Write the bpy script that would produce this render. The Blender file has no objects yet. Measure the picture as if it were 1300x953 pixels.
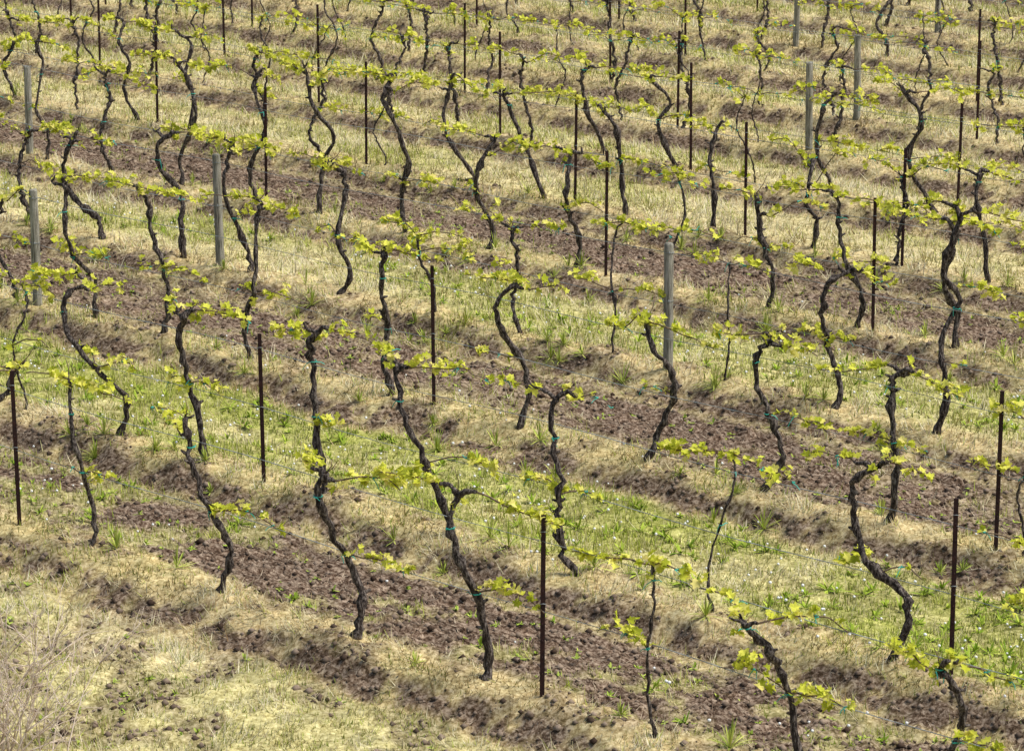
import bpy, math, random
import numpy as np
from mathutils import Vector
random.seed(7); rng=np.random.default_rng(7)
sc=bpy.context.scene
# ------------------------------------------------------------------ site constants (metres)
CAM_H=10.3; PITCH=math.radians(15.14)
UX,UY=0.732,-0.681           # direction of the vine rows
K=-UY/UX
ROWS=[27.1,31.03,35.8,40.25,44.78,49.31,53.8,57.4,61.3,65.4,69.5,73.6,77.7,81.8,85.9]
# ------------------------------------------------------------------ numpy noise
def vn(x,y,seed=0):
    xi=np.floor(x).astype(np.int64); yi=np.floor(y).astype(np.int64)
    fx=x-xi; fy=y-yi; fx=fx*fx*(3-2*fx); fy=fy*fy*(3-2*fy)
    def h(a,b):
        v=(a*374761393+b*668265263+seed*974634777)&0xffffffff
        v=((v^(v>>13))*1274126177)&0xffffffff
        return ((v^(v>>16))&0xffff)/65535.0
    return (h(xi,yi)*(1-fx)+h(xi+1,yi)*fx)*(1-fy)+(h(xi,yi+1)*(1-fx)+h(xi+1,yi+1)*fx)*fy
def fbm(x,y,o=3,seed=0):
    s=0;a=.5;t=0
    for i in range(o):
        s=s+a*vn(x*2**i+i*17.3,y*2**i-i*9.1,seed+i); t+=a; a*=.5
    return s/t
def ss(a,b,x):
    t=np.clip((x-a)/(b-a),0,1); return t*t*(3-2*t)
RA=np.array(ROWS)
def fields(X,Y):
    q=Y+K*X
    s=X*UX+Y*UY
    qn=q+.40*(fbm(X*.9,Y*.9,3,3)-.5)*2
    idx=np.searchsorted(RA,qn)
    nxt=RA[np.clip(idx,0,len(RA)-1)]; prv=RA[np.clip(idx-1,0,len(RA)-1)]
    d=np.where(idx<len(RA),nxt-qn,9.); e=np.where(idx>0,qn-prv,9.)
    hgt=-.21*np.minimum(ss(.22,.95,d),ss(.2,2.8,e))
    n1=fbm(X*.55,Y*.55,3,11); n2=fbm(X*2.2,Y*2.2,3,21); n3=fbm(X*6,Y*6,2,31)
    big=fbm(s*.25,q*.8,2,41)
    idc=np.clip(idx,0,25)
    green=np.zeros_like(X)
    far=idc>=6
    soil=np.where((idc==1)|(idc==3)|(idc==5),1.,0.)
    weed=ss(.50,.64,.6*n2+.4*n1)
    soil=np.where(idc==1,1-.55*weed,soil)
    soil=np.where(idc==3,1-.20*weed,soil); soil=np.where(idc==5,1-.20*weed,soil)
    g=ss(.34,.6,.55*n1+.25*n2+.2*big)
    green=np.where(idc==2,.32+.6*g,0); green=np.where(idc==4,.10+.5*g,green)
    green=np.where(idc==1,.45*weed,green); green=np.where((idc==3)|(idc==5),.10*weed,green)
    green=np.where(idc==0,.30*ss(.42,.6,n1),green); green=np.where(far,.05+.36*ss(.42,.6,n1),green)
    soilx=np.where((idc==2)|(idc==4),.25*ss(.54,.68,n2),0)+np.where(idc==0,.55*ss(.44,.6,n2),0)+np.where(far,.10*ss(.5,.7,n2),0)
    soil=np.maximum(soil,soilx)
    bank=np.maximum(1-ss(.95,1.3,d),1-ss(.20,.5,e))
    dirt=ss(.36,.52,d)*(1-ss(.85,1.12,d))*ss(.34,.50,.5*n2+.5*n3)
    dirt=np.maximum(dirt,.6*ss(.56,.68,n2)*bank)
    soil=soil*(1-bank)+bank*dirt*.97
    green=green*(1-bank)+bank*.30*ss(.42,.6,n1)*(1-dirt)
    green=np.minimum(green,1-soil)
    out=(Y>95)|(Y<12)|(np.abs(X)>45)
    soil=np.where(out,.15,soil); green=np.where(out,.35,green)
    fade=1-ss(80,100,Y)
    cl=(fbm(X*5,Y*5,3,51)-.5)
    cl2=(fbm(X*13,Y*13,2,61)-.5)
    hgt=fade*(hgt+soil*(.12*cl+.11*cl2)+(1-soil)*(.09*cl+.05*cl2)+.06*(n1-.5)+bank*.10*(n2-.5))
    return hgt,soil,green,bank,dirt,idx
def gz(x,y):
    return float(fields(np.array([x]),np.array([y]))[0][0])
# ------------------------------------------------------------------ materials
def newmat(name):
    m=bpy.data.materials.new(name); m.use_nodes=True; nt=m.node_tree; nt.nodes.clear()
    o=nt.nodes.new('ShaderNodeOutputMaterial'); return m,nt,o
def ramp(nt,src,stops):
    r=nt.nodes.new('ShaderNodeValToRGB'); el=r.color_ramp.elements
    while len(el)<len(stops): el.new(.5)
    for e,(p,c) in zip(el,stops): e.position=p; e.color=(*c,1)
    nt.links.new(src,r.inputs[0]); return r.outputs[0]
def noise(nt,scale,detail=4,rough=.6,vec=None):
    n=nt.nodes.new('ShaderNodeTexNoise'); n.inputs['Scale'].default_value=scale
    n.inputs['Detail'].default_value=detail; n.inputs['Roughness'].default_value=rough
    if vec is not None: nt.links.new(vec,n.inputs['Vector'])
    return n.outputs['Fac']
def mix(nt,fac,a,b,mode='MIX'):
    m=nt.nodes.new('ShaderNodeMix'); m.data_type='RGBA'; m.blend_type=mode
    for v,i in ((fac,0),(a,6),(b,7)):
        if isinstance(v,(int,float)): m.inputs[i].default_value=v
        elif isinstance(v,tuple): m.inputs[i].default_value=(*v,1)
        else: nt.links.new(v,m.inputs[i])
    return m.outputs[2]
def bump(nt,h,strength,dist):
    b=nt.nodes.new('ShaderNodeBump'); b.inputs['Strength'].default_value=strength; b.inputs['Distance'].default_value=dist
    nt.links.new(h,b.inputs['Height']); return b.outputs[0]
def pbr(nt,o,col,rough=.9,nrm=None,spec=.2,metal=0):
    p=nt.nodes.new('ShaderNodeBsdfPrincipled')
    if isinstance(col,tuple): p.inputs['Base Color'].default_value=(*col,1)
    else: nt.links.new(col,p.inputs['Base Color'])
    p.inputs['Roughness'].default_value=rough; p.inputs['Specular IOR Level'].default_value=spec; p.inputs['Metallic'].default_value=metal
    if nrm is not None: nt.links.new(nrm,p.inputs['Normal'])
    nt.links.new(p.outputs[0],o.inputs[0]); return p
def objco(nt):
    return nt.nodes.new('ShaderNodeTexCoord').outputs['Object']
GM,nt,o=newmat('ground_soil_and_turf')
oc=objco(nt)
at=nt.nodes.new('ShaderNodeAttribute'); at.attribute_name='mask'
sep=nt.nodes.new('ShaderNodeSeparateColor'); nt.links.new(at.outputs['Color'],sep.inputs[0])
nf=noise(nt,18,3,.8,oc); nm=noise(nt,4,2,.7,oc)
soilc=ramp(nt,nf,[(.36,(.022,.013,.008)),(.49,(.105,.070,.048)),(.64,(.30,.235,.175))])
strawc=ramp(nt,nf,[(.32,(.20,.15,.06)),(.48,(.47,.40,.20)),(.66,(.70,.62,.36))])
greenc=ramp(nt,nf,[(.32,(.11,.12,.018)),(.5,(.26,.28,.06)),(.68,(.48,.47,.15))])
ochre=ramp(nt,nf,[(.32,(.15,.095,.04)),(.5,(.40,.29,.14)),(.68,(.64,.52,.29))])
mu=nt.nodes.new('ShaderNodeMath'); mu.operation='MULTIPLY'; nt.links.new(sep.outputs[2],mu.inputs[0]); nt.links.new(nm,mu.inputs[1])
c=mix(nt,sep.outputs[1],strawc,greenc); c=mix(nt,mu.outputs[0],c,ochre); c=mix(nt,sep.outputs[0],c,soilc)
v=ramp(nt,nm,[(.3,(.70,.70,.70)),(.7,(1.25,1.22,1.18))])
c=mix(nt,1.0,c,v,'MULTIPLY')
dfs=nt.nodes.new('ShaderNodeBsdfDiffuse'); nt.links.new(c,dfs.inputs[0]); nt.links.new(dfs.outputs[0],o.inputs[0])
def blade_mat(name):
    m,nt,o=newmat(name)
    a=nt.nodes.new('ShaderNodeAttribute'); a.attribute_name='Col'
    d=nt.nodes.new('ShaderNodeBsdfDiffuse'); nt.links.new(a.outputs[0],d.inputs[0])
    nt.links.new(d.outputs[0],o.inputs[0]); return m
BLADE=blade_mat('grass_blades'); DRY=blade_mat('dry_blades')
LEAF,nt,o=newmat('young_vine_leaf')
gi=nt.nodes.new('ShaderNodeNewGeometry')
lc=ramp(nt,gi.outputs['Random Per Island'],[(0,(.34,.38,.03)),(.35,(.57,.59,.06)),(.75,(.76,.74,.13)),(1,(.80,.70,.24))])
d=nt.nodes.new('ShaderNodeBsdfDiffuse'); nt.links.new(lc,d.inputs[0])
t=nt.nodes.new('ShaderNodeBsdfTranslucent'); nt.links.new(lc,t.inputs[0]); mx=nt.nodes.new('ShaderNodeMixShader'); mx.inputs[0].default_value=.38
nt.links.new(d.outputs[0],mx.inputs[1]); nt.links.new(t.outputs[0],mx.inputs[2]); nt.links.new(mx.outputs[0],o.inputs[0])
BARK,nt,o=newmat('vine_bark'); oc=objco(nt)
mp=nt.nodes.new('ShaderNodeMapping'); mp.inputs['Scale'].default_value=(1,1,.25); nt.links.new(oc,mp.inputs[0])
nb=noise(nt,42,3,.8,mp.outputs[0])
bc=ramp(nt,nb,[(.36,(.009,.006,.005)),(.5,(.052,.039,.032)),(.64,(.25,.21,.18))])
pbr(nt,o,bc,.9,bump(nt,nb,1,.03),.2)
CANE,nt,o=newmat('vine_cane'); oc=objco(nt); nb=noise(nt,30,2,.6,oc)
pbr(nt,o,ramp(nt,nb,[(.3,(.06,.038,.026)),(.7,(.22,.15,.095))]),.7)
TIE,nt,o=newmat('green_tie_tape'); pbr(nt,o,(.03,.36,.27),.5,None,.4)
WIRE,nt,o=newmat('galvanised_wire'); oc=objco(nt); nb=noise(nt,6,2,.5,oc)
pbr(nt,o,ramp(nt,nb,[(.3,(.10,.11,.11)),(.7,(.42,.45,.44))]),.5,None,.5,.3)
STEEL,nt,o=newmat('rusty_dark_steel'); oc=objco(nt); nb=noise(nt,14,5,.7,oc)
pbr(nt,o,ramp(nt,nb,[(.3,(.014,.008,.008)),(.55,(.038,.015,.013)),(.8,(.11,.04,.03))]),.75,bump(nt,nb,.4,.005),.3,.2)
WOOD,nt,o=newmat('weathered_wood'); oc=objco(nt)
mp=nt.nodes.new('ShaderNodeMapping'); mp.inputs['Scale'].default_value=(1,1,.06); nt.links.new(oc,mp.inputs[0])
nb=noise(nt,45,5,.75,mp.outputs[0]); n2=noise(nt,3,3,.6,oc)
wc=ramp(nt,nb,[(.34,(.08,.07,.058)),(.5,(.31,.29,.245)),(.66,(.50,.47,.42))])
wc=mix(nt,1.0,wc,ramp(nt,n2,[(.3,(.6,.62,.56)),(.7,(1.1,1.08,1.02))]),'MULTIPLY')
pbr(nt,o,wc,.9,bump(nt,nb,.8,.02),.15)
STALK,nt,o=newmat('dry_stalk'); oc=objco(nt); nb=noise(nt,9,3,.6,oc)
pbr(nt,o,ramp(nt,nb,[(.3,(.46,.35,.25)),(.7,(.76,.64,.52))]),.8)
# ------------------------------------------------------------------ mesh helper
def npmesh(name,V,Fc,mats,nside,col=None,colname='Col',smooth=False):
    me=bpy.data.meshes.new(name); n=len(Fc)
    me.vertices.add(len(V)); me.vertices.foreach_set('co',np.ascontiguousarray(V,dtype=np.float32).ravel())
    me.loops.add(n*nside); me.loops.foreach_set('vertex_index',np.ascontiguousarray(Fc,dtype=np.int32).ravel())
    me.polygons.add(n); me.polygons.foreach_set('loop_start',np.arange(0,n*nside,nside,dtype=np.int32))
    me.polygons.foreach_set('loop_total',np.full(n,nside,dtype=np.int32))
    if smooth: me.polygons.foreach_set('use_smooth',np.ones(n,dtype=bool))
    me.update(calc_edges=True)
    if col is not None:
        a=me.attributes.new(colname,'FLOAT_COLOR','POINT'); c4=np.ones((len(V),4),dtype=np.float32); c4[:,:3]=col
        a.data.foreach_set('color',c4.ravel())
    for m in mats: me.materials.append(m)
    ob=bpy.data.objects.new(name,me); sc.collection.objects.link(ob); return ob
# ------------------------------------------------------------------ ground
ya=[21]; st=.05
while ya[-1]<90: ya.append(ya[-1]+st); st*=1.0015
ye=[]; x=ya[-1]
while x<1500: st*=1.35; x+=st; ye.append(x)
yb=[]; x=21; s=.06
while x>-300: s*=1.4; x-=s; yb.append(x)
ys=np.array(yb[::-1]+ya+ye)
xa=list(np.arange(-17,17.01,.06)); xe=[]; x=17; s=.08
while x<1200: s*=1.3; x+=s; xe.append(x)
xs=np.array([-v for v in xe[::-1]]+xa+xe)
X,Y=np.meshgrid(xs,ys)
hz,soil,green,bank,dirt,_=fields(X.ravel(),Y.ravel())
V=np.stack([X.ravel(),Y.ravel(),hz],1)
nx,ny=len(xs),len(ys)
i=np.arange(ny-1)[:,None]*nx+np.arange(nx-1)[None,:]; i=i.ravel()
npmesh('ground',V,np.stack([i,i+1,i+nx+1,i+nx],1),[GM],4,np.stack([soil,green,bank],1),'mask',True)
# ------------------------------------------------------------------ grass
def samp(n,y0=22.5,y1=84,pw=1.3,fac=.185,pad=1.5):
    u=rng.random(n*3); Yc=y0+(y1-y0)*u
    w=(2*(fac*Yc+pad))*(Yc/y0)**(-pw); w/=w.max()
    Yc=Yc[rng.random(len(Yc))<w][:n]
    Xc=(rng.random(len(Yc))*2-1)*(fac*Yc+pad); return Xc,Yc
def blades(name,X,Y,Z,L,W,lean,col,mat=None,ang=None):
    n=len(X); a=rng.random(n)*6.283 if ang is None else ang; b=a+1.57+rng.normal(0,.5,n)
    l=lean
    tip=np.stack([X+np.cos(b)*L*np.sin(l),Y+np.sin(b)*L*np.sin(l),Z+L*np.cos(l)],1)
    dx=np.stack([np.cos(a)*W,np.sin(a)*W,np.zeros(n)],1); base=np.stack([X,Y,Z-.01],1)
    V=np.stack([base-dx,base+dx,tip],1).reshape(-1,3); Fc=np.arange(3*n).reshape(n,3)
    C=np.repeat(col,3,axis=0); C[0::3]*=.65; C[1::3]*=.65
    return npmesh(name,V,Fc,[mat or BLADE],3,C)
def lerp(a,b,t): return np.array(a)[None]*(1-t[:,None])+np.array(b)[None]*t[:,None]
Xc,Yc=samp(850000)
hz,soil,green,bank,dirt,idx=fields(Xc,Yc)
r=rng.random(len(Xc)); szA=(Yc/30)**.6
straw=np.clip(1-soil-green,0,1)
clump=ss(.30,.55,fbm(Xc*4.5,Yc*4.5,3,107))      # tufty cover with thin places between
pg=green*.85*(.35+.75*clump); ps=straw*.75*(.35+.75*clump)
mg=r<pg; msr=(r>=pg)&(r<pg+ps)
X,Y,Z,sz=Xc[mg],Yc[mg],hz[mg],szA[mg]; n=len(X); t=rng.random(n); t2=fbm(X*1.9,Y*1.9,3,77)
cc=lerp((.13,.19,.015),(.56,.60,.12),np.clip(.55*t+1.5*(t2-.36),0,1)); yel=rng.random(n)<.30; cc[yel]=lerp((.46,.41,.17),(.74,.67,.36),rng.random(yel.sum()))
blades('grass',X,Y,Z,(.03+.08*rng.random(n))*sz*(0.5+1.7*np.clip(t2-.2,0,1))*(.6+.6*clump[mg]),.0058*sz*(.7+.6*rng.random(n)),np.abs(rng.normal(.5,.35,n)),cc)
X,Y,Z,sz=Xc[msr],Yc[msr],hz[msr],szA[msr]; n=len(X); t3=fbm(X*3.5,Y*3.5,2,87)
cc=lerp((.30,.22,.09),(.90,.82,.54),np.clip(.7*rng.random(n)+1.1*(t3-.36),0,1)); br=rng.random(n)<.13; cc[br]*=.4
oc_=rng.random(n)<(.06+.20*bank[msr]); cc[oc_]=lerp((.26,.16,.07),(.66,.50,.27),rng.random(oc_.sum()))
gg=rng.random(n)<.17; cc[gg]=lerp((.22,.26,.04),(.50,.52,.13),rng.random(gg.sum()))
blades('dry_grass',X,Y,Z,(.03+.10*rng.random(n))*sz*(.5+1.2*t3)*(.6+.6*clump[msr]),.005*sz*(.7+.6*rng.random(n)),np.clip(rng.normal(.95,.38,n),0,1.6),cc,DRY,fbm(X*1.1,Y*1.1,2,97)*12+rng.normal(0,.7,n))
X,Y=samp(150000); h,so,g,b,di,_=fields(X,Y); m=(so>.6)&(rng.random(len(X))<.5); X,Y,h=X[m],Y[m],h[m]; n=len(X)
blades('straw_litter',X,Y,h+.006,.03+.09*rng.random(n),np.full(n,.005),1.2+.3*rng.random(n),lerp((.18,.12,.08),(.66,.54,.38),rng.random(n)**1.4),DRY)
X,Y=samp(110000); h,so,g,b,di,_=fields(X,Y); m=(so>.5); X,Y,h=X[m],Y[m],h[m]; n=len(X)
oct_=np.array([[1,0,0],[0,1,0],[-1,0,0],[0,-1,0],[0,0,.8],[0,0,-.8]]); of=np.array([[0,1,4],[1,2,4],[2,3,4],[3,0,4],[1,0,5],[2,1,5],[3,2,5],[0,3,5]])
S=(.008+.030*rng.random(n)**3)[:,None,None]
V=oct_[None]*S*(1+.6*rng.random((n,6,3)))+np.stack([X,Y,h],1)[:,None,:]
Fc=(of[None]+6*np.arange(n)[:,None,None]).reshape(-1,3)
C=np.repeat(lerp((.05,.032,.022),(.27,.205,.15),rng.random(n)),6,axis=0)
npmesh('soil_clods',V.reshape(-1,3),Fc,[DRY],3,C)
def rosettes(name,cx,cy,nl,Lm,Wm,ca,cb,up=.9):
    Vs=[];Fs=[];Cs=[];o_=0
    for x,y in zip(cx,cy):
        z=gz(x,y); sc_=random.uniform(.6,1.3)
        for k in range(random.randint(*nl)):
            a=random.random()*6.283; L=sc_*Lm*random.uniform(.5,1.1); w=Wm*random.uniform(.6,1.2); el=random.uniform(.25,up*1.4)
            dx,dy=math.cos(a),math.sin(a); t=random.random(); col=[ca[j]*(1-t)+cb[j]*t for j in range(3)]
            for j,(f,ww) in enumerate(((0,.35),(.4,1),(.75,.8),(1,.05))):
                rr=L*f*math.cos(el); zz=L*(f*math.sin(el)-.45*f*f*math.cos(el))
                zz=max(zz,.01)
                for sgn in (-1,1): Vs.append((x+dx*rr-dy*w*ww*sgn,y+dy*rr+dx*w*ww*sgn,z+zz)); Cs.append(col)
            for j in range(3): Fs.append((o_+2*j,o_+2*j+1,o_+2*j+3,o_+2*j+2))
            o_+=8
    return npmesh(name,np.array(Vs),np.array(Fs),[BLADE],4,np.array(Cs))
def pick(n,cond,**k):
    X,Y=samp(n*60,**k); f=fields(X,Y); m=cond(*f); X,Y=X[m][:n],Y[m][:n]; return X,Y
X,Y=pick(560,lambda h,so,g,b,d,i:(g>.4)&(i<=4)&(i>0))
rosettes('dandelion_plants',X,Y,(9,18),.16,.012,(.12,.21,.015),(.42,.50,.07))
X,Y=pick(170,lambda h,so,g,b,d,i:(b>.4)&(i<=5)&(i>0))
rosettes('tall_grass_tufts',X,Y,(25,50),.28,.006,(.18,.26,.025),(.56,.58,.14),1.1)
X,Y=pick(900,lambda h,so,g,b,d,i:(so>.35)&(i<=5)&(b<.5))
rosettes('small_weeds',X,Y,(5,10),.075,.011,(.16,.25,.025),(.42,.48,.10))
X,Y=pick(600,lambda h,so,g,b,d,i:(g>.25)&(i<=4)&(i>0))
bpy.ops.mesh.primitive_ico_sphere_add(subdivisions=1,radius=1); ob=bpy.context.object
iv=np.array([v.co[:] for v in ob.data.vertices]); iff=np.array([p.vertices[:] for p in ob.data.polygons]); bpy.data.objects.remove(ob)
Vs=[];Fs=[];Cs=[];o_=0
for x,y in zip(X,Y):
    z=gz(x,y); hh=random.uniform(.08,.22); r_=random.uniform(.011,.019); x2=x+random.uniform(-.03,.03)
    Vs.append(iv*r_*rng.uniform(.85,1.15,(len(iv),1))+np.array([x2,y,z+hh])); Fs.append(iff+o_); Cs.append(np.tile((.70,.70,.66),(len(iv),1))); o_+=len(iv)
    w=.0025; Vs.append(np.array([[x-w,y,z],[x+w,y,z],[x2,y,z+hh]])); Fs.append(np.array([[o_,o_+1,o_+2]])); Cs.append(np.tile((.25,.3,.1),(3,1))); o_+=3
npmesh('dandelion_seedheads',np.concatenate(Vs),np.concatenate(Fs),[BLADE],3,np.concatenate(Cs))
# ------------------------------------------------------------------ tube builder
class MB:
    def __init__(s): s.V=[];s.F=[];s.M=[];s.S=[]
    def tube(s,P,R,n=7,mat=0,gn=0.,cap=True):
        P=[Vector(p) for p in P]; o=len(s.V); m=len(P)
        up=Vector((.3,.9,.1)).normalized()
        for i,p in enumerate(P):
            t=(P[min(i+1,m-1)]-P[max(i-1,0)]); t=t.normalized() if t.length>1e-9 else Vector((0,0,1))
            a=t.cross(up); a=a.normalized() if a.length>1e-3 else t.orthogonal().normalized()
            b=a.cross(t)
            for k in range(n):
                an=6.2832*k/n+i*.12; r=R[i]*(1+gn*(random.random()-.5)*2); s.V.append(tuple(p+a*(math.cos(an)*r)+b*(math.sin(an)*r)))
        for i in range(m-1):
            for k in range(n):
                k2=(k+1)%n; s.F.append((o+i*n+k,o+i*n+k2,o+(i+1)*n+k2,o+(i+1)*n+k)); s.M.append(mat); s.S.append(True)
        if cap:
            s.F.append(tuple(o+k for k in range(n))[::-1]); s.M.append(mat); s.S.append(False)
            s.F.append(tuple(o+(m-1)*n+k for k in range(n))); s.M.append(mat); s.S.append(False)
    def obj(s,name,mats,loc=(0,0,0)):
        me=bpy.data.meshes.new(name); me.from_pydata(s.V,[],s.F); me.polygons.foreach_set('material_index',s.M); me.polygons.foreach_set('use_smooth',s.S)
        for m in mats: me.materials.append(m)
        ob=bpy.data.objects.new(name,me); ob.location=loc; sc.collection.objects.link(ob); return ob
def cat(P,n=4):
    P=[Vector(p) for p in P]; Q=[P[0]*2-P[1]]+P+[P[-1]*2-P[-2]]; out=[]
    for i in range(1,len(Q)-2):
        a,b,c,d=Q[i-1:i+3]
        for k in range(n):
            t=k/n; out.append(.5*((2*b)+(c-a)*t+(2*a-5*b+4*c-d)*t*t+(3*b-a-3*c+d)*t**3))
    out.append(P[-1]); return out
LT=[(0,0,0),(.28,-.12,.03),(.5,.12,.1),(.34,.36,.02),(.5,.64,.1),(.2,.66,.0),(0,1.0,-.12),(-.2,.66,.0),(-.5,.64,.1),(-.34,.36,.02),(-.5,.12,.1),(-.28,-.12,.03),(0,.4,-.05)]
LS=[(0,0,0),(.5,.1,.1),(.4,.65,.08),(0,1,-.1),(-.4,.65,.08),(-.5,.1,.1)]
def leaf(mb,p,size,simple):
    y=Vector((random.gauss(0,1),random.gauss(0,1),random.gauss(-.1,.6))).normalized()
    z=Vector((random.gauss(.1,.7),random.gauss(-.35,.7),.9)); x=y.cross(z).normalized(); z=x.cross(y)
    o=len(mb.V); cu=random.uniform(.3,2.2); sx=random.uniform(.75,1.05)
    T=LS if simple else LT
    for a,b,c in T: mb.V.append(tuple(p+(x*(a*sx)+y*b+z*(c*cu))*size))
    if simple:
        mb.F+= [(o,o+1,o+2,o+3),(o,o+3,o+4,o+5)]; mb.M+=[2,2]; mb.S+=[False,False]
    else:
        n=12
        for k in range(n): mb.F.append((o+k,o+(k+1)%n,o+n)); mb.M.append(2); mb.S.append(False)
U=Vector((UX,UY,0))
def vine(row,s,prof,rad=.034,leafy=1.0):
    """prof: list of (dx,dz) metres from the base, in the east-west/vertical plane of the plant"""
    q=ROWS[row]; bx,by=UX*s,q+UY*s; z0=gz(bx,by)-.04; far=by>50
    mb=MB(); old=rad>.025
    ph=random.random()*6
    P=[Vector((dx,.10*math.sin(ph+dz*3.2)*min(1,dz*2),dz)) for dx,dz in prof]
    P=cat(P,5); m=len(P); jit=.014 if old else .008
    for i in range(1,m): P[i]=P[i]+Vector((random.gauss(0,jit),random.gauss(0,jit),0))
    R=[]; kn=[random.uniform(.1,1) for _ in range(5)]
    for i in range(m):
        f=i/(m-1); r=rad*(1.0-.25*f+.45*max(0,1-f*10))
        for k_ in kn: r+=rad*.42*math.exp(-((f-k_)/.022)**2)
        r*=1+.10*math.sin(i*1.3+ph)+random.uniform(-.18,.18); R.append(r)
    mb.tube(P,R,8 if not far else 6,0,.22)
    if old and not far:   # a second twisting strand of wood makes the trunk ropey
        tw=random.uniform(.5,.9)
        Q=[p+Vector((math.cos(ph+i*tw),math.sin(ph+i*tw),0))*R[i]*.68 for i,p in enumerate(P)]
        mb.tube(Q,[r*.55*random.uniform(.6,1.2) for r in R],6,0,.2)
    head=P[-1]; ends={}
    for sgn in (-1,1):      # short arms leaving the head along the wire
        if old and random.random()<.85:
            L=random.uniform(.08,.26); up=random.uniform(-.02,.10)
            b0=P[-random.randint(1,4)]; A=[b0,b0+U*sgn*L*.4+Vector((0,0,up*.8+random.uniform(-.02,.03))),b0+U*sgn*L*.75+Vector((0,random.uniform(-.02,.02),up)),b0+U*sgn*L+Vector((0,0,up+random.uniform(-.02,.02)))]
            A=cat(A,3); mb.tube(A,[rad*(.78-.4*i/len(A))*random.uniform(.8,1.25) for i in range(len(A))],6,0,.2); ends[sgn]=A[-1]
        else: ends[sgn]=head
    for k in range(random.randint(1,3)):
        d=Vector((random.uniform(-1,1),random.uniform(-.8,.8),random.uniform(.1,.9))).normalized(); L=random.uniform(.04,.11)*(1 if old else .6)
        b0=random.choice([head,ends[1],ends[-1],P[-2]])
        mb.tube([b0,b0+d*L*.6,b0+d*L+Vector((0,0,.02))],[rad*.5,rad*.4,rad*.28],6,0,.2)
    for k in range(random.randint(1,4)):
        b0=P[random.randint(m//4,m-3)]; d=Vector((random.choice((-1,1)),random.uniform(-.5,.5),random.uniform(.1,.7))).normalized()
        mb.tube([b0,b0+d*rad*1.3,b0+d*rad*2.4],[rad*.6,rad*.5,rad*.3],6,0,.2)
    def tie(p,r):
        n=7; ring=[p+Vector((math.cos(6.283*k/n)*r,math.sin(6.283*k/n)*r,random.uniform(-.008,.008))) for k in range(n+1)]
        mb.tube(ring,[.006]*(n+1),4,3,0,False)
        for k in range(random.randint(1,2)):
            d=Vector((random.uniform(-1,1),random.uniform(-1,1),random.uniform(-1,.5))).normalized()*random.uniform(.04,.12); a=p+Vector((random.choice((-r,r)),-r,0))
            mb.tube([a,a+d*.6,a+d+Vector((0,0,-.02))],[.006,.005,.004],3,3,0,False)
    def tuft(p,sc_=1.,nl=None):
        hh=random.uniform(.02,.11)*sc_; dr=Vector((random.uniform(-.7,.7),random.uniform(-.7,.7),random.choice((1,1,1,-.5)))).normalized()*hh
        mb.tube([p,p+dr],[.003,.002],3,2,0,False)
        for j in range(nl or random.randint(3,6)):
            leaf(mb,p+dr*random.uniform(.1,1.1)+Vector((random.uniform(-.03,.03),random.uniform(-.03,.03),random.uniform(-.02,.02))),random.uniform(.04,.09)*(.75+.35*sc_),far)
    def cane(b0,sgn,L,zt,dens):
        pts=[b0]; n=7; lift=random.uniform(.0,.10)
        for k in range(1,n+1):
            f=k/n; off=Vector((0,0,1))*(lift*math.sin(f*3.1)+random.uniform(-.015,.015))
            g=min(1,f*1.9); zz=b0.z*(1-g)+zt*g
            lat=(b0-U*b0.dot(U)); lat.z=0
            pos=U*(b0.dot(U)+sgn*L*f)+lat*(1-g); pos.z=zz; pts.append(pos+off+Vector((random.uniform(-.012,.012),random.uniform(-.012,.012),0)))
        C=cat(pts,2); m2=len(C); mb.tube(C,[.0095*(1-.5*i/m2) for i in range(m2)],4 if far else 5,1,.1)
        if random.random()<.5: tie(C[m2//2],.016)
        if random.random()<.3: tie(C[-2],.014)
        d=random.uniform(0,.06); gap=random.random()*6; fr=random.uniform(4.5,8)
        while d<L*1.04:
            f=min(.999,d/L); p=C[int(f*(m2-1))].lerp(C[min(m2-1,int(f*(m2-1))+1)],(f*(m2-1))%1)
            cl=.5+.5*math.sin(d*fr+gap)
            if random.random()<dens*(.30+.85*cl): tuft(p,.55+.85*cl)
            d+=.06*random.uniform(.6,1.5)
    top=head.z; wt=1.54
    if top<1.22: wt=top+.02
    if top>1.7: wt=top-.06
    for sgn in (-1,1):
        if random.random()<.96*min(1,leafy+.1): cane(ends[sgn],sgn,random.uniform(.4,1.0),wt,leafy)
    for k in range(random.randint(1,4)): tuft(head+Vector((random.uniform(-.08,.08),0,random.uniform(-.10,.06))),1.0)
    mid=min(P,key=lambda v:abs(v.z-.88))
    for sgn in (-1,1):
        if random.random()<.68: cane(mid,sgn,random.uniform(.3,.9),.88,.9*leafy)
    for zz in (.88,1.5):
        if random.random()<.7:
            pp=min(P,key=lambda v:abs(v.z-zz)); tie(pp,rad*1.15)
    for k in range(random.randint(0,2)):
        b0=head; d=Vector((random.uniform(-.5,.5),random.uniform(-.4,.4),random.uniform(.3,1))).normalized()*random.uniform(.12,.35)
        mb.tube([b0,b0+d*.5+Vector((.02,0,0)),b0+d],[.006,.005,.003],4,1)
    return mb.obj('grapevine',[BARK,CANE,LEAF,TIE],(bx,by,z0))
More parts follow.
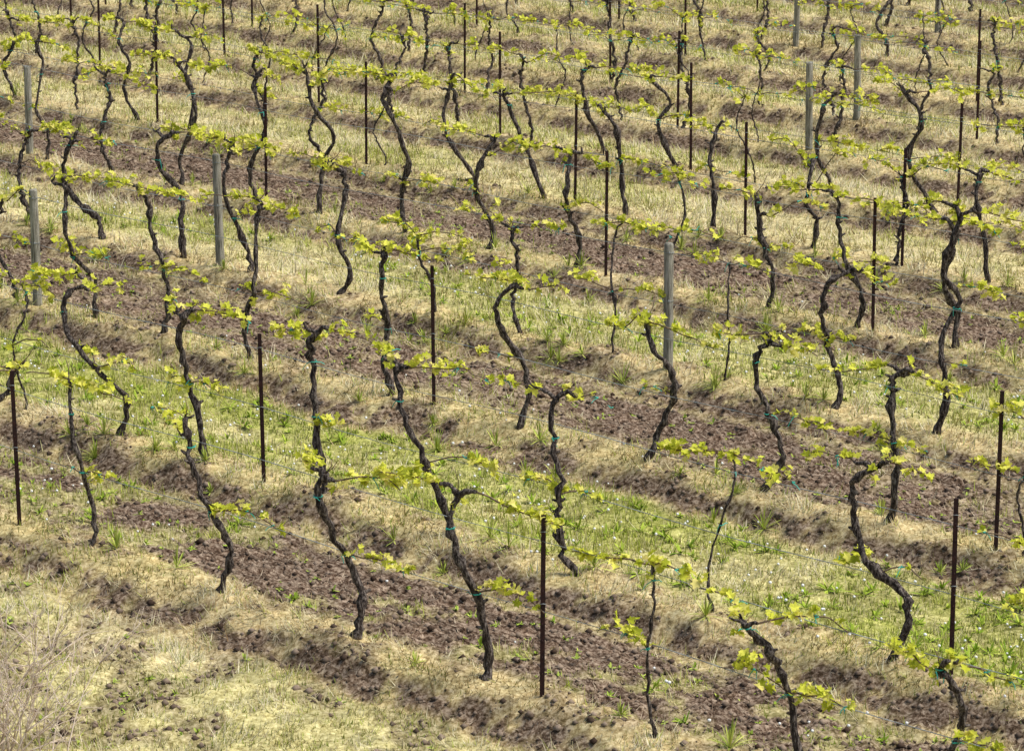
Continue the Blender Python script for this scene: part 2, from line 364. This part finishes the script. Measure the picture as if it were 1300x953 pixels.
# ------------------------------------------------------------------ surveyed vines: sightings per row
SV={
0:[[(-60,640),(-48,600),(-30,560),(-12,520),(10,500),(26,466)],[(108,708),(120,690),(118,640),(105,580),(96,530),(95,490)],[(278,766),(292,725),(288,680),(262,640),(245,590),(240,545)],
 [(450,820),(460,780),(448,730),(425,680),(408,630),(418,600)],[(612,860),(622,820),(605,740),(580,690),(570,650),(582,620)],
 [(832,935),(822,860),(822,800),(828,750),(825,705)],[(1020,990),(1000,863),(975,810),(948,775),(935,762)],[(1180,1050),(1200,960),(1215,900),(1205,850),(1185,825)]],
1:[[(150,548),(163,500),(125,455),(98,425),(85,390),(95,365),(120,355)],[(262,580),(255,530),(240,470),(232,425),(238,395),(250,383)],
 [(412,632),(408,590),(403,540),(400,480),(395,440),(405,424)],[(572,668),(560,620),(540,570),(520,520),(505,475),(508,450)],
 [(738,728),(715,700),(708,650),(712,610),(703,560),(700,515),(715,495)],[(905,780),(900,720),(915,650),(930,600),(925,570)],
 [(1132,850),(1150,790),(1140,755),(1095,720),(1080,660),(1078,620),(1105,598)]],
2:[[(122,400),(120,350),(98,320),(88,280),(90,240),(85,222)],[(207,425),(215,385),(212,340),(197,300),(192,260),(180,240)],
 [(318,455),(312,410),(325,370),(328,320),(330,280),(335,258)],[(497,505),(488,460),(492,420),(485,370),(488,330),(490,315)],
 [(658,543),(670,500),(665,460),(640,420),(630,385),(645,360),(662,352)],[(820,583),(840,540),(855,490),(850,460),(825,430),(818,402)],
 [(967,630),(992,580),(975,530),(958,490),(960,450),(978,434)],[(1128,665),(1135,600),(1130,550),(1128,500),(1130,480),(1150,478)]],
3:[[(130,298),(125,270),(100,250),(85,225),(88,190),(105,160)],[(232,322),(232,280),(230,240),(208,210),(205,180),(222,162)],
 [(318,345),(312,310),(290,250),(290,210),(300,185)],[(430,368),(445,340),(430,290),(440,240),(435,215),(420,205)],
 [(552,398),(550,360),(535,330),(530,300)],[(778,450),(780,400),(775,350),(780,300),(790,285)],[(920,480),(925,430),(922,380),(925,330)],
 [(1060,515),(1068,480),(1052,440),(1042,400),(1045,355),(1075,335)],[(1190,548),(1198,490),(1190,430),(1212,380),(1190,340),(1205,285),(1205,262)]],
4:[[(60,207),(62,170),(50,140),(58,90),(50,60)],[(230,240),(232,200),(250,150),(245,110),(225,85)],[(325,262),(318,220),(340,170),(325,120),(333,100)],[(405,278),(410,220),(425,180),(400,140),(393,95)],[(515,297),(510,250),(518,200),(500,150),(488,125),(500,100)],
 [(622,320),(625,290),(605,245),(610,210),(632,175)],[(732,340),(735,300),(718,265),(720,230),(722,198)],[(855,365),(850,320),(868,270),(860,220)],
 [(975,388),(980,340),(962,290),(958,245)],[(1088,412),(1092,370),(1072,330),(1062,290),(1060,250)],[(1210,438),(1215,395),(1195,350),(1205,300),(1200,275)]],
5:[[(175,152),(158,110),(168,80),(155,55),(160,30)],[(240,165),(247,120),(238,95),(245,60),(222,40)],[(330,182),(337,150),(325,90),(330,65)],[(575,238),(600,230),(568,180),(565,150),(575,110)],
 [(692,255),(672,200),(650,150),(640,118)],[(795,268),(790,220),(783,160),(765,132)],[(905,290),(905,240),(900,200),(908,165)],[(1032,305),(1037,270),(1022,240),(1030,190)],[(1255,355),(1247,300),(1235,250),(1240,212)]],
6:[[(770,190),(745,130),(738,90),(745,80)],[(860,165),(835,110),(850,80),(825,55)],[(1060,222),(1035,160),(1040,110),(1060,90)],[(1190,250),(1150,180),(1165,130),(1140,90)]],
}
THIN={(0,1):.024,(0,5):.015,(1,5):.013,(3,4):.02,(3,5):.015,(3,6):.014,(4,7):.018,(4,0):.028}
def s_of(row,px):
    A=.9655*ROWS[row]+2.68; d=px-650; return d*A/(2928+.6575*d)
def zc(row,s): return .9653*(ROWS[row]+UY*s)+CAM_H*.2612
def gen_prof():
    h=random.uniform(1.30,1.68); a=random.uniform(.03,.12); f=random.uniform(2.6,6.0); ph=random.random()*6.28; ln=random.uniform(-.18,.12)
    return [(a*(math.sin(ph+f*h*t)-math.sin(ph))*(.5+.7*math.sin(t*3.1))+ln*t+random.uniform(-.03,.03),h*t) for t in (0,.14,.3,.46,.62,.78,.9,1.0)]
for row in range(len(ROWS)):
    have=[]
    for vi,pl in enumerate(SV.get(row,[])):
        s=s_of(row,pl[0][0]); z=zc(row,s); x0,y0=pl[0]
        prof=[((x-x0)*z/4000,(y0-y)*z/3861) for x,y in pl]
        th=THIN.get((row,vi))
        vine(row,s,prof,th or random.uniform(.031,.039),.85 if th else 1.1); have.append(s)
    def ok(s):
        x=UX*s; y=ROWS[row]+UY*s; return 21<y<83 and abs(x)<.185*y+2.5
    ss_=[s for s in np.arange(-60,60,.25) if ok(s)]
    if not ss_: continue
    lo,hi=min(ss_),max(ss_)
    pts=sorted(have); fill=[]
    if pts:
        s=pts[0]-1.7
        while s>lo: fill.append(s); s-=random.uniform(1.45,1.85)
        s=pts[-1]+1.7
        while s<hi: fill.append(s); s+=random.uniform(1.45,1.85)
        for a,b in zip(pts,pts[1:]):
            if b-a>2.7:
                k=round((b-a)/1.7)-1
                for j in range(k): fill.append(a+(b-a)*(j+1)/(k+1))
    else:
        s=lo
        while s<hi: fill.append(s); s+=random.uniform(1.4,1.9)
    for s in fill:
        if random.random()<.07: continue
        vine(row,s,gen_prof(),random.choice((.014,.02,.027,.030,.034)),1.0 if row<6 else .62)
# ------------------------------------------------------------------ posts
def steel(row,s,h=1.72,tilt=0):
    bx,by=UX*s,ROWS[row]+UY*s; z0=gz(bx,by)-.15; H=h+.15
    prof=[(-.022,-.004),(.022,-.004),(.022,.004),(.005,.004),(.005,.034),(-.005,.034),(-.005,.004),(-.022,.004)]
    mb=MB(); n=8
    for z in (0,H):
        for x,y in prof: mb.V.append((x+tilt*z,y,z))
    for k in range(n): mb.F.append((k,(k+1)%n,n+(k+1)%n,n+k)); mb.M.append(0); mb.S.append(False)
    mb.F.append(tuple(range(n,2*n))); mb.M.append(0); mb.S.append(False)
    for k in range(9):   # wire lugs up the web
        z=.35+k*(H-.45)/9; mb.tube([(tilt*z,-.004,z),(tilt*z,-.02,z+.006),(tilt*z,-.02,z+.028)],[.005,.005,.004],4,0)
    for z in (.15+.88,.15+1.56):  # wire clip
        mb.tube([(tilt*z-.028,-.008,z),(tilt*z,-.014,z+.006),(tilt*z+.028,-.008,z)],[.004]*3,4,1)
    return mb.obj('steel_vineyard_post',[STEEL,WIRE],(bx,by,z0))
def wood(row,s,h=1.6,r=.062):
    bx,by=UX*s,ROWS[row]+UY*s; z0=gz(bx,by)-.15; H=h+.15; mb=MB(); tl=random.uniform(-.025,.025)
    zs=[0,.2,.4,.6,.8,1.0,1.2,1.4,H-.12,H-.025,H-.004]
    mb.tube([(tl*z+random.uniform(-.003,.003),0,z) for z in zs],[r*(1.04-.05*z) for z in zs[:-2]]+[r*.93,r*.78],14,0,.05)
    for z in (.15+.88,.15+1.5):
        ring=[(tl*z+math.cos(6.283*k/12)*(r*1.04),math.sin(6.283*k/12)*(r*1.04),z) for k in range(13)]; mb.tube(ring,[.0035]*13,4,1,0,False)
        mb.tube([(tl*z,-r*1.0,z-.02),(tl*z,-r*1.15,z),(tl*z,-r*1.0,z+.02)],[.004]*3,4,1)
    return mb.obj('wooden_vineyard_post',[WOOD,WIRE],(bx,by,z0))
SP={0:[25,688],1:[335,1207],2:[551,1264],3:[],4:[338,769,1108],5:[200,465,730,946,1145],6:[127,405,635,877,1215],7:[285,590,860],8:[320,775,1240],9:[150,605,870]}
WP={2:[48],3:[280,848],4:[38],7:[1027],8:[1088],10:[1010],11:[1190]}
for r_,l in SP.items():
    for px in l: steel(r_,s_of(r_,px),1.72 if r_ not in (4,6) else 1.8,random.uniform(-.012,.012))
for r_,l in WP.items():
    for px in l: wood(r_,s_of(r_,px),1.5 if r_>3 else 1.62)
for r_ in range(len(ROWS)):
    known=[s_of(r_,p) for p in SP.get(r_,[])+WP.get(r_,[])]
    s=(max(known)+7 if known else -20+random.random()*4); st=7.5 if r_<4 else 4.8
    while s<30:
        y=ROWS[r_]+UY*s
        if 21<y<83 and abs(UX*s)<.185*y+2.5: steel(r_,s)
        s+=st
    if known:
        s=min(known)-st
        while s>-40:
            y=ROWS[r_]+UY*s
            if 21<y<83 and abs(UX*s)<.185*y+2.5: steel(r_,s)
            s-=st
# ------------------------------------------------------------------ wires
for r_ in range(len(ROWS)):
    mb=MB()
    for zw in (.88,1.54):
        P=[]
        for s in np.arange(-24,24,.6):
            x,y=UX*s,ROWS[r_]+UY*s
            if 20<y<86 and abs(x)<.185*y+4: P.append((x,y,zw-.02+.018*math.sin(s*1.3+r_)-.03))
        if len(P)>2: mb.tube(P,[.0042]*len(P),4,0)
    mb.obj('trellis_wire',[WIRE])
# ------------------------------------------------------------------ dry weeds, lower left
mb=MB()
def stalk(p,d,L,r,depth):
    P=[p]; n=5; dd=d.copy()
    for k in range(n):
        dd=(dd+Vector((random.uniform(-.22,.22),random.uniform(-.22,.22),random.uniform(-.12,.08)))).normalized(); P.append(P[-1]+dd*L/n)
    mb.tube(P,[r*(1-.6*i/n) for i in range(n+1)],4,0)
    if depth:
        for k in range(random.randint(3,5)):
            b0=P[random.randint(1,n)]; nd=(dd+Vector((random.uniform(-1,1),random.uniform(-1,1),random.uniform(-.2,.5)))).normalized(); stalk(b0,nd,L*.4,r*.6,depth-1)
cx,cy=-4.5,25.9
for k in range(52):
    x=random.gauss(0,.30); y=random.gauss(0,.4)
    stalk(Vector((x,y,gz(cx+x,cy+y)-.02)),Vector((random.uniform(-.45,.42),random.uniform(-.3,.3),1)).normalized(),random.uniform(.7,1.6),.0095,2)
mb.obj('dry_weed_clump',[STALK],(cx,cy,0))
# ------------------------------------------------------------------ light
w=bpy.data.worlds.new('World'); sc.world=w; w.use_nodes=True; nt=w.node_tree
bg=nt.nodes['Background']; sky=nt.nodes.new('ShaderNodeTexSky'); sky.sky_type='NISHITA'; sky.sun_disc=False
EL=math.radians(60); AZ=math.radians(95)
sky.sun_elevation=EL; sky.sun_rotation=AZ; sky.dust_density=2; sky.air_density=1.0
nt.links.new(sky.outputs[0],bg.inputs[0]); bg.inputs[1].default_value=.15
ld=bpy.data.lights.new('sun','SUN'); ld.energy=4.9; ld.angle=math.radians(32); ld.color=(1,.965,.90)
lo_=bpy.data.objects.new('sun',ld); sc.collection.objects.link(lo_)
dv=Vector((math.sin(AZ)*math.cos(EL),math.cos(AZ)*math.cos(EL),math.sin(EL)))
lo_.rotation_euler=dv.to_track_quat('Z','Y').to_euler(); lo_.location=dv*60
# ------------------------------------------------------------------ camera
cd=bpy.data.cameras.new('camera'); cd.lens=110.77; cd.sensor_width=36; cd.clip_end=4000
cd.dof.use_dof=True; cd.dof.focus_distance=38; cd.dof.aperture_fstop=6.3
co=bpy.data.objects.new('camera',cd); co.location=(0,0,CAM_H); co.rotation_euler=(math.pi/2-PITCH,0,0); sc.collection.objects.link(co); sc.camera=co
sc.view_settings.view_transform='Standard'; sc.view_settings.look='None'; sc.view_settings.exposure=0
